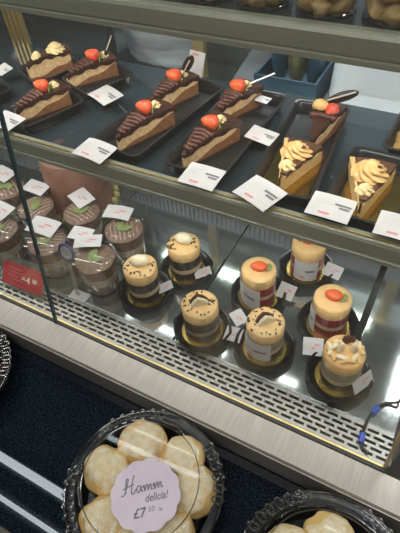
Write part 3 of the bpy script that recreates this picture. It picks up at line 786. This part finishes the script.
# ------------------------------------------------------------------ lidded cups
def lid_cup(label, x, y, seed, H=.088, stripes=True, rm=1.):
    t = thing('dessert_cup', label, 'dessert cup', (x, y, .9005), seed * .7, 'lidded dessert cups at the left of the deck')
    R0, R1 = .034 * rm, .0425 * rm
    rad = lambda z: R0 + (R1 - R0) * z / H
    bm = bmesh.new(); lathe(bm, [(0, .0), (R0 - .002, 0), (R0, .002), (R1, H)], 40); finish(bm, 'cup_body', M['clear'], t, angle=60)
    for z0, z1, m, nm in ((.004, .030, 'cupbrown', 'chocolate_layer'), (.0305, .052, 'cupcream', 'cream_layer')):
        bm = bmesh.new(); lathe(bm, [(0, z0), (rad(z0) - .0012, z0), (rad(z1) - .0012, z1), (0, z1)], 40); finish(bm, nm, M[m], t, angle=50)
    bm = bmesh.new(); z0, z1 = .0525, H - .006
    lathe(bm, [(0, z0), (rad(z0) - .0012, z0), (rad(z1) - .0015, z1), (rad(z1) * .6, z1 + .004), (0, z1 + .005)], 40)
    for v in bm.verts:
        if v.co.z > z1 - .001: v.co.z += .003 * noise.noise(v.co * 70 + Vector((seed * 5, 0, 0)))
    finish(bm, 'cocoa_topping', M['cupchoc'], t, angle=60)
    if stripes:
        bm = bmesh.new()
        for k in range(7):
            xx = -.027 + k * .009; l = math.sqrt(max(0, .034 ** 2 - xx * xx))
            tube(bm, [(xx + .001 * math.sin(u * 7), l * u, z1 + .0062 - .004 * (xx * xx + l * l * u * u) / .001) for u in (-1, -.5, 0, .5, 1)], .0014, 6)
        finish(bm, 'drizzle', M['drizzle'], t)
    bm = bmesh.new(); blob(bm, (.004, -.006, z1 + .008), (.014, .009, .003), .3, 2, seed); blob(bm, (-.006, .004, z1 + .008), (.009, .013, .003), .3, 2, seed + 1)
    finish(bm, 'mint_leaf', M['leaf'], t)
    bm = bmesh.new()
    lathe(bm, [(R1 + .0005, H - .007), (R1 + .0035, H - .006), (R1 + .004, H), (R1 + .003, H + .002), (R1 - .002, H + .0025), (R1 - .004, H + .006), (R1 - .006, H + .0068), (0, H + .0068)], 48)
    finish(bm, 'lid', M['clearlid'], t, angle=50)
    return t
cups = [(-.543, .455, 'lidded chocolate cup nearest the blue-ringed sign, two tags on its lid'), (-.537, .549, 'lidded chocolate cup at the right end of the cup cluster'), (-.655, .556, 'lidded cup in front of the brown cake with a mint leaf under its tag'),
        (-.667, .452, 'lidded cup right behind the red price sign'), (-.764, .527, 'lidded cup in the back row between the brown cake and the dark glass edge'),
        (-.788, .434, 'lidded cup at the left edge in the front row'), (-.873, .551, 'lidded cup at the left edge in the back row')]
for k, (x, y, lb) in enumerate(cups): lid_cup(lb, x, y, k, rm=1., stripes=(k != 0))
gc = 'price tags on the cup lids'
ZL = .9975
for lb, x, y, rz, w, h, bend in (
    ('upper of the two white tags on the lid nearest the blue-ringed sign', -.600, .489, 8, .040, .028, .001),
    ('lower of the two white tags on the lid nearest the blue-ringed sign', -.574, .478, 28, .046, .026, .001),
    ('white tag bowed over the lid at the right end of the cup cluster', -.566, .574, 12, .050, .030, .004),
    ('white tag on the lid in front of the brown cake', -.672, .583, -24, .048, .034, .002),
    ('white tag on the lid right behind the red price sign', -.690, .474, 4, .056, .036, .003),
    ('white tag on the back row lid beside the dark glass edge', -.794, .570, -2, .050, .030, .001),
    ('white tag on the front row lid at the left edge', -.815, .475, -6, .044, .036, .001),
    ('white tag on the back row lid at the left edge', -.906, .578, -10, .05, .032, .002)):
    price_tag(lb, (x, y, ZL + (.001 if 'upper' in lb else 0)), D(rz), w * 1.22, h * 1.22, D(5), bend, gc, simple=True)

# brown cake on a frilled board
bm = bmesh.new()
lathe(bm, [(0, 0), (.083, 0), (.087, .004), (.0915, .012), (.0917, .0132), (.086, .0055), (.082, .002), (0, .0018)], 96, rfun=lambda a, z: 1 + (.03 * math.sin(26 * a) if z > .003 else 0))
o = finish(bm, 'cake_board', M['doily'], angle=60); o.location = (-.748, .653, .9005); tag(o, 'frilled gold and green board under the tall brown cake', 'cake board')
t = thing('whole_cake', 'tall round brown cake behind the lidded cups', 'cake', (-.748, .653, .9030))
bm = bmesh.new(); lathe(bm, [(0, 0), (.082, 0), (.0745, .06), (0, .06)], 56); finish(bm, 'lower_tier', M['bigcake'], t, angle=50)
bm = bmesh.new(); lathe(bm, [(0, .0602), (.0744, .0602), (.068, .150), (.063, .156), (0, .157)], 56); finish(bm, 'upper_tier', M['bigcake'], t, angle=50)
bm = bmesh.new()
for k in range(22):
    a = k * 2 * PI / 22; blob(bm, (.0845 * math.cos(a), .0845 * math.sin(a), .0125), (.0085, .0085, .010), .2, 2, k, sub=2)
o = finish(bm, 'cream_border', M['doily'], t); o['label'] = 'piped green-gold border'

# ------------------------------------------------------------------ signs
def text(body, size, m, parent, loc, rot=(0, 0, 0), shear=0., name='lettering', align='CENTER', sx=1., ext=.0002, off=0.):
    cu = bpy.data.curves.new(name, 'FONT'); cu.body = body; cu.size = size; cu.align_x = align; cu.shear = shear; cu.extrude = ext; cu.offset = off
    cu.materials.append(m)
    tmp = bpy.data.objects.new('tmp', cu); C.objects.link(tmp)
    dg = bpy.context.evaluated_depsgraph_get(); me = bpy.data.meshes.new_from_object(tmp.evaluated_get(dg))
    bpy.data.objects.remove(tmp); me.name = name
    o = bpy.data.objects.new(name, me); C.objects.link(o); o.parent = parent; o.location = loc; o.rotation_euler = rot; o.scale = (sx, 1, 1)
    return o
# red price sign in an acrylic holder, leaning back
t = thing('price_sign', 'red price sign in a clear acrylic holder on the drain grille at left', 'sign', (-.692, .363, .9016), D(-4))
t.rotation_euler = (D(55), 0, D(2))
bm = bmesh.new(); box2(bm, (-.064, 0, .0005), (.060, .072, .0022), .0005); hd = finish(bm, 'acrylic_holder', clear_mat('acrylic', (.8, .83, .8), .06, .10, .6, haze=.10), t, smooth=False)
bm = bmesh.new(); box2(bm, (-.056, .007, .0023), (.053, .058, .0029)); cd = finish(bm, 'red_card', M['redcard'], t, smooth=False); cd['label'] = 'red price card'
text('4', .020, M['white'], cd, (.014, .024, .003), name='price_digit', off=.0004)
text('50', .012, M['white'], cd, (.031, .029, .003), name='price_digits', off=.0003)
bm = bmesh.new(); box2(bm, (-.004, .0285, .003), (.007, .0305, .0032)); box2(bm, (-.002, .033, .003), (.006, .0345, .0032)); finish(bm, 'dash_print', M['white'], cd, smooth=False)
bm = bmesh.new()
for k, (a, b) in enumerate(((-.040, -.004), (-.040, .010), (-.040, -.012), (-.03, .0))): box2(bm, (a, .046 - k * .008, .003), (b, .0475 - k * .008, .0032))
finish(bm, 'faded_print', M['fadedink'], cd, smooth=False)
# prop foot so it leans for a reason
bm = bmesh.new(); box2(bm, (-.05, .0, -.001), (.05, .0015, .0003)); ft = finish(bm, 'prop_leg', M['clear'], t, smooth=False)
# round sign with a blue ring
t = thing('round_sign', 'small round sign with a blue ring on a clear stem', 'sign', (-.577, .405, .9008))
RS = Matrix.Rotation(D(75), 3, 'X')
bm = bmesh.new(); box2(bm, (-.016, -.010, 0), (.026, .014, .0015), .0004); finish(bm, 'base', M['paper'], t, smooth=False)
bm = bmesh.new(); add_box(bm, (0, .009, .05), (.010, .0016, .098), RX(D(-7))); finish(bm, 'stem', M['tubrim'], t, smooth=False)
ctr = Vector((0, .016, .118))
bm = bmesh.new(); lathe(bm, [(0, -.0008), (.0165, -.0008), (.0165, .0008), (0, .0008)], 40)
for v in bm.verts: v.co = RS @ v.co + ctr
dsc = finish(bm, 'disc', clear_mat('sign_disc', (.62, .62, .68), .1, .05, .4, haze=.55), t, smooth=False)
bm = bmesh.new(); tube(bm, [RS @ Vector((.0170 * math.cos(a), .0170 * math.sin(a), 0)) + ctr for a in [2 * PI * k / 40 for k in range(40)]], .0030, 8, closed=True); r_ = finish(bm, 'ring', M['navy'], t); r_['label'] = 'navy blue ring'
bm = bmesh.new()
for k, (w, yy) in enumerate(((.009, .005), (.012, .0), (.008, -.005))): add_box(bm, RS @ Vector((0, yy, .0011)) + ctr, (w * 2, .0016, .0003), RS)
finish(bm, 'print', M['navy'], dsc, smooth=False)

# cable with two blue connectors at the right end of the grille
t = thing('cable', 'black cable with two blue connectors at the right end of the drain grille', 'cable', (0, 0, 0))
pts = [(.070, .470, .93), (.067, .452, .912), (.058, .447, .9055), (.047, .441, .904), (.036, .424, .904), (.031, .405, .904), (.029, .385, .904), (.029, .368, .904), (.034, .354, .904), (.046, .348, .904)]
def smooth_path(p, n=6):
    p = [Vector(q) for q in p]; out = []
    for i in range(len(p) - 1):
        a, b, c, d = p[max(i - 1, 0)], p[i], p[i + 1], p[min(i + 2, len(p) - 1)]
        for k in range(n):
            s_ = k / n; out.append(.5 * ((2 * b) + (c - a) * s_ + (2 * a - 5 * b + 4 * c - d) * s_ ** 2 + (3 * b - a - 3 * c + d) * s_ ** 3))
    return out + [p[-1]]
bm = bmesh.new(); tube(bm, smooth_path(pts), .0026, 8); finish(bm, 'wire', M['cable'], t)
for p, q in (((.0385, .4295, .9055), (.034, .4155, .9055)), ((.029, .374, .9055), (.031, .359, .9055))):
    bm = bmesh.new(); tube(bm, [p, q], .0048, 10); finish(bm, 'connector', M['blue'], t)

# ------------------------------------------------------------------ pastry containers on the counter
def container(label, x, y, rz, R=.1255):
    t = thing('pastry_container', label, 'food container', (x, y, .8404), rz, 'round pastry containers on the counter')
    k = R / .121
    bm = bmesh.new()
    lathe(bm, [(0, 0), (.092 * k, 0), (.097 * k, .003), (.108 * k, .038), (.119 * k, .040), (.121 * k, .043), (.119 * k, .0445), (.1065 * k, .0425), (.095 * k, .006), (0, .004)], 80)
    finish(bm, 'black_base', M['blackplastic'], t, angle=50)
    bm = bmesh.new()
    lathe(bm, [(.121 * k, .0446), (.120 * k, .0478), (.110 * k, .0485), (.1075 * k, .052), (.1045 * k, .070), (.101 * k, .077), (.095 * k, .0805), (.088 * k, .0815), (.086 * k, .0805), (0, .0805)], 80)
    lid = finish(bm, 'clear_lid', M['clearlid'], t, angle=60)
    for g in range(4):
        bm = bmesh.new()
        for q in range(6):
            a = D(45 + 90 * g + (q - 2.5) * 8.2)
            u = Vector((math.cos(a), math.sin(a), 0)); e = Vector((-math.sin(a), math.cos(a), 0))
            c = u * .1145 * k + Vector((0, 0, .0520))
            tube(bm, [c + u * .0090 * math.cos(w) + e * .0052 * math.sin(w) + Vector((0, 0, .0015 * math.cos(w) * -1)) for w in [2 * PI * i / 14 for i in range(14)]], .0016, 6, closed=True)
        finish(bm, 'grip_ridges', GRIP, lid)
    bm = bmesh.new()
    tube(bm, [(.1205 * k * math.cos(a), .1205 * k * math.sin(a), .0482) for a in [2 * PI * i / 80 for i in range(80)]], .0012, 6, closed=True)
    tube(bm, [(.0875 * k * math.cos(a), .0875 * k * math.sin(a), .0817) for a in [2 * PI * i / 80 for i in range(80)]], .0010, 6, closed=True)
    finish(bm, 'rim_bead', GRIP, lid)
    return t
GRIP = clear_mat('thick_clear_plastic', (.58, .59, .59), .10, .16, .85)
def pastry_mesh(seed):
    bm = bmesh.new()
    vs = blob(bm, (0, 0, .0), (.037, .033, .027), .16, 1.5, seed, sub=4)
    for v in vs:
        if v.co.z < -.014: v.co.z = -.014 + (v.co.z + .014) * .15
        v.co += v.co.normalized() * .0014 * noise.noise(v.co * 140)
    me = bpy.data.meshes.new('pastry'); bm.to_mesh(me); bm.free(); me.materials.append(M['pastry']); me.shade_smooth()
    bm = bmesh.new(); vs = blob(bm, (0, 0, .0), (.0373, .0333, .0275), .16, 1.5, seed, sub=4)
    kill = []
    for v in vs:
        if v.co.z < .013 + .012 * noise.noise(v.co * 90): kill.append(v)
        v.co += v.co.normalized() * .0014 * noise.noise(v.co * 140)
    bmesh.ops.delete(bm, geom=kill, context='VERTS')
    m2 = bpy.data.meshes.new('sugar_dusting'); bm.to_mesh(m2); bm.free(); m2.materials.append(M['sugar']); m2.shade_smooth()
    return me, m2
PM = [pastry_mesh(s_) for s_ in range(4)]
def pastry(label, x, y, z, rz, k=0, s=1., group='sugared pastries in the containers', tx=0.):
    t = thing('pastry', label, 'pastry', (x, y, z), rz, group); t.scale = (s, s, s); t.rotation_euler = (tx, 0, rz)
    for me, nm in zip(PM[k % 4], ('pastry_body', 'sugar_dusting')):
        o = bpy.data.objects.new(nm, me); C.objects.link(o); o.parent = t
CX, CY = -.249, .149
container('round clear-lidded pastry container with a lilac sticker on its lid', CX, CY, D(-8))
dm = [(-.038, .058, 'sugared pastry in the stickered container, at its far left rim beside the sticker top'), (.030, .066, 'sugared pastry in the stickered container, at the far rim above the sticker'), (-.070, -.005, 'sugared pastry in the stickered container, left of the sticker'),
      (.070, .030, 'sugared pastry in the stickered container, right of the sticker'), (.068, -.035, 'sugared pastry in the stickered container, at the right rim, lower'),
      (-.030, -.066, 'sugared pastry in the stickered container, below the left of the sticker'), (.030, -.068, 'sugared pastry in the stickered container, nearest the viewer'), (.0, .0, 'sugared pastry in the stickered container, under the sticker at its centre')]
for i, (dx, dy, lb) in enumerate(dm):
    pastry(lb, CX + dx, CY + dy, .8404 + (.036 if i < 7 else .049), i * 1.3, i, (1.16, 1.12, 1.14, 1.14, 1.04, 1.08, 1.08, .95)[i], 'sugared pastries in the stickered container')
DX, DY = .044, .149
container('round clear-lidded pastry container at the lower right corner', DX, DY, D(12))
for i in range(7):
    a = D(100 + i * 60); r = .064 if i < 6 else 0
    pastry(['sugared pastry at the far rim of the lower right container', 'sugared pastry at the left rim of the lower right container', 'sugared pastry at the near left of the lower right container', 'sugared pastry nearest the viewer in the lower right container',
            'sugared pastry at the near right of the lower right container', 'sugared pastry at the far right of the lower right container', 'sugared pastry in the middle of the lower right container'][i],
           DX + r * math.cos(a), DY + r * math.sin(a), .8404 + (.036 if i < 6 else .049), i * 1.1, i, 1.05, 'sugared pastries in the lower right container')
EX, EY = -.706, .150
container('clear-lidded pastry container cut off by the left edge of the picture', EX, EY, D(0))
for i in range(7):
    a = D(0 + i * 60); r = .064 if i < 6 else 0
    pastry(['pastry at the right rim of the left edge container', 'pastry at the far right of the left edge container', 'pastry at the far left of the left edge container', 'pastry at the left rim of the left edge container',
            'pastry at the near left of the left edge container', 'pastry at the near right of the left edge container', 'pastry in the middle of the left edge container'][i],
           EX + r * math.cos(a), EY + r * math.sin(a), .8404 + (.036 if i < 6 else .049), i * 1.7, i + 1, 1.05, 'pastries in the left edge container')
# sticker
t = thing('lid_sticker', 'lilac scalloped paper sticker with black handwriting on the container lid', 'sticker', (-.229, .134, .8404 + .0825), D(39))
bm = bmesh.new()
pts = []
for i in range(120):
    a = 2 * PI * i / 120; r = .0500 + .0032 * abs(math.sin(6 * a)); pts.append((r * math.cos(a), r * math.sin(a)))
plate(bm, pts, 0, .0006); finish(bm, 'paper', M['lilac'], t, smooth=False)
def pen(strokes, s, ox, oy, w=.0009):
    bm = bmesh.new()
    for st in strokes:
        p = smooth_path([(x * s + ox, y * s + oy, .0008) for x, y in st], 5)
        tube(bm, p, w, 5)
    for v in bm.verts: v.co.z = .0007 + (v.co.z - .0008) * .2
    return bm
H_ = [[(.0, .0), (.5, .1), (1.0, 1.2), (1.35, 2.4), (1.1, 2.5), (.9, 1.6), (.75, .2)], [(.35, 1.0), (1.2, 1.25), (2.2, 1.5)], [(2.45, 3.0), (2.1, 2.2), (1.8, 1.0), (1.75, .1), (2.1, .1), (2.5, .7)]]
um = lambda x: [[(x, .6), (x + .25, 1.05), (x + .3, .1), (x + .6, .9), (x + .85, 1.0), (x + .85, .15), (x + 1.1, .8), (x + 1.35, 1.0), (x + 1.4, .2), (x + 1.65, .3)]]
a_ = [[(3.3, 1.0), (2.85, 1.05), (2.6, .5), (2.85, .05), (3.2, .5), (3.35, 1.0), (3.35, .2), (3.6, .25)]]
word = H_ + a_ + um(3.6) + um(5.25)
finish(pen(word, .0092, -.036, .004, .0010), 'handwriting', M['ink'], t, smooth=False)
text('delicia!', .0155, M['ink'], t, (.015, -.011, .0006), shear=.35, name='handwriting', sx=.8, off=.0002)
text('£7', .018, M['ink'], t, (-.012, -.030, .0006), shear=.15, name='handwritten_price', off=.0004)
text('50', .010, M['ink'], t, (.006, -.025, .0006), shear=.2, name='handwritten_price')
text('ie', .009, M['ink'], t, (.019, -.027, .0006), shear=.2, name='handwriting')

# ------------------------------------------------------------------ cookie tubs on the top shelf
def cookie_mesh(seed):
    bm = bmesh.new(); vs = blob(bm, (0, 0, 0), (.0155, .0135, .0112), .3, 1.8, seed, sub=3)
    me = bpy.data.meshes.new('cookie'); bm.to_mesh(me); bm.free(); me.materials.append(M['cookie']); me.shade_smooth(); return me
CM = [cookie_mesh(s_) for s_ in range(5)]
names = ['leftmost tub', 'second tub from the left', 'third tub from the left', 'fourth tub from the left', 'rightmost tub']
rnd = random.Random(3)
for i, x in enumerate((-.398, -.321, -.244, -.167, -.090)):
    yy = .5815
    t = thing('cookie_tub', 'clear tub of brown cookies on the top shelf, ' + names[i], 'food container', (x, yy, 1.4504), 0, 'clear cookie tubs on the top shelf')
    bm = bmesh.new(); lathe(bm, [(0, 0), (.031, 0), (.0335, .002), (.0365, .045), (.0385, .046), (.0385, .048)], 40, rfun=lambda a, z: 1 + .012 * math.cos(4 * a)); finish(bm, 'tub_body', M['clear'], t, angle=60)
    bm = bmesh.new(); lathe(bm, [(.0385, .0482), (.037, .051), (.030, .062), (.020, .067), (0, .068)], 40); finish(bm, 'lid', M['clearlid'], t, angle=60)
    bm = bmesh.new(); tube(bm, [(.0338 * math.cos(a), .0338 * math.sin(a), .0032) for a in [2 * PI * q / 40 for q in range(40)]], .0013, 6, closed=True); finish(bm, 'foot_rim', GRIP, t)
    for lay, (n, r, z) in enumerate(((7, .0195, .0125), (7, .0215, .031), (5, .018, .048))):
        for q in range(n + 1):
            a = 2 * PI * q / n + lay * .4 + i; rr = r if q < n else 0
            o = bpy.data.objects.new('cookie', CM[rnd.randrange(5)]); C.objects.link(o)
            o.location = (x + rr * math.cos(a), yy + rr * math.sin(a), 1.4504 + z + rnd.uniform(-.001, .001)); o.rotation_euler = (rnd.uniform(-.4, .4), rnd.uniform(-.4, .4), rnd.uniform(0, 6))
            tag(o, 'small brown cookie among those in the ' + names[i] + ' on the top shelf', 'cookie', 'cookies in the ' + names[i])

# ------------------------------------------------------------------ light
def area(name, loc, sx, sy, e, col, rot=(0, 0, 0)):
    l = bpy.data.lights.new(name, 'AREA'); l.shape = 'RECTANGLE'; l.size = sx; l.size_y = sy; l.energy = e; l.color = col
    o = bpy.data.objects.new(name, l); C.objects.link(o); o.location = loc; o.rotation_euler = rot; return o
area('case_light', (-.6, .552, 1.428), 1.6, .02, 3.0, (1, .96, .88), (D(28), 0, 0))
area('deck_light', (-.5, .503, 1.176), 1.6, .012, 1.9, (1, .98, .93), (D(30), 0, 0))
area('store_fill', (-.2, -.7, 2.85), 2.4, 1.2, 26, (1, .93, .84))
area('store_fill', (-.4, 1.75, 2.85), 2.4, .4, 85, (.92, .97, 1))  # added lamp, no source seen, brightening the tub and bundle behind the case
area('top_shelf_fill', (-.6, .72, 1.736), 1.7, .04, 3.5, (1, .96, .88))  # added lamp, unseen under the top panel, brightening the dim cookies
w = bpy.data.worlds.new('store'); sc.world = w; w.use_nodes = True
w.node_tree.nodes['Background'].inputs['Color'].default_value = (.75, .72, .68, 1); w.node_tree.nodes['Background'].inputs['Strength'].default_value = .35

# ------------------------------------------------------------------ camera
R = Matrix(((.879, .309, -.364), (.472, -.682, .559), (-.075, -.663, -.745)))   # photo right / down / forward in the room
r_ = Vector(R.col[0]).normalized(); f_ = Vector(R.col[2]); f_ = (f_ - r_ * f_.dot(r_)).normalized(); u_ = r_.cross(f_)
cam = bpy.data.cameras.new('camera'); co = bpy.data.objects.new('camera', cam); C.objects.link(co)
mw = Matrix.Identity(4)
for i in range(3): mw[i][0] = r_[i]; mw[i][1] = u_[i]; mw[i][2] = -f_[i]
mw.translation = Vector((0, 0, 1.68)); co.matrix_world = mw
cam.sensor_fit = 'VERTICAL'; cam.sensor_height = 36; cam.lens = 485 / 533 * 36; cam.clip_start = .02
sc.camera = co
sc.view_settings.view_transform = 'Standard'; sc.view_settings.look = 'None'; sc.view_settings.exposure = 0.; sc.view_settings.gamma = 1; sc.view_settings.use_curve_mapping = False
sc.cycles.transparent_max_bounces = 24
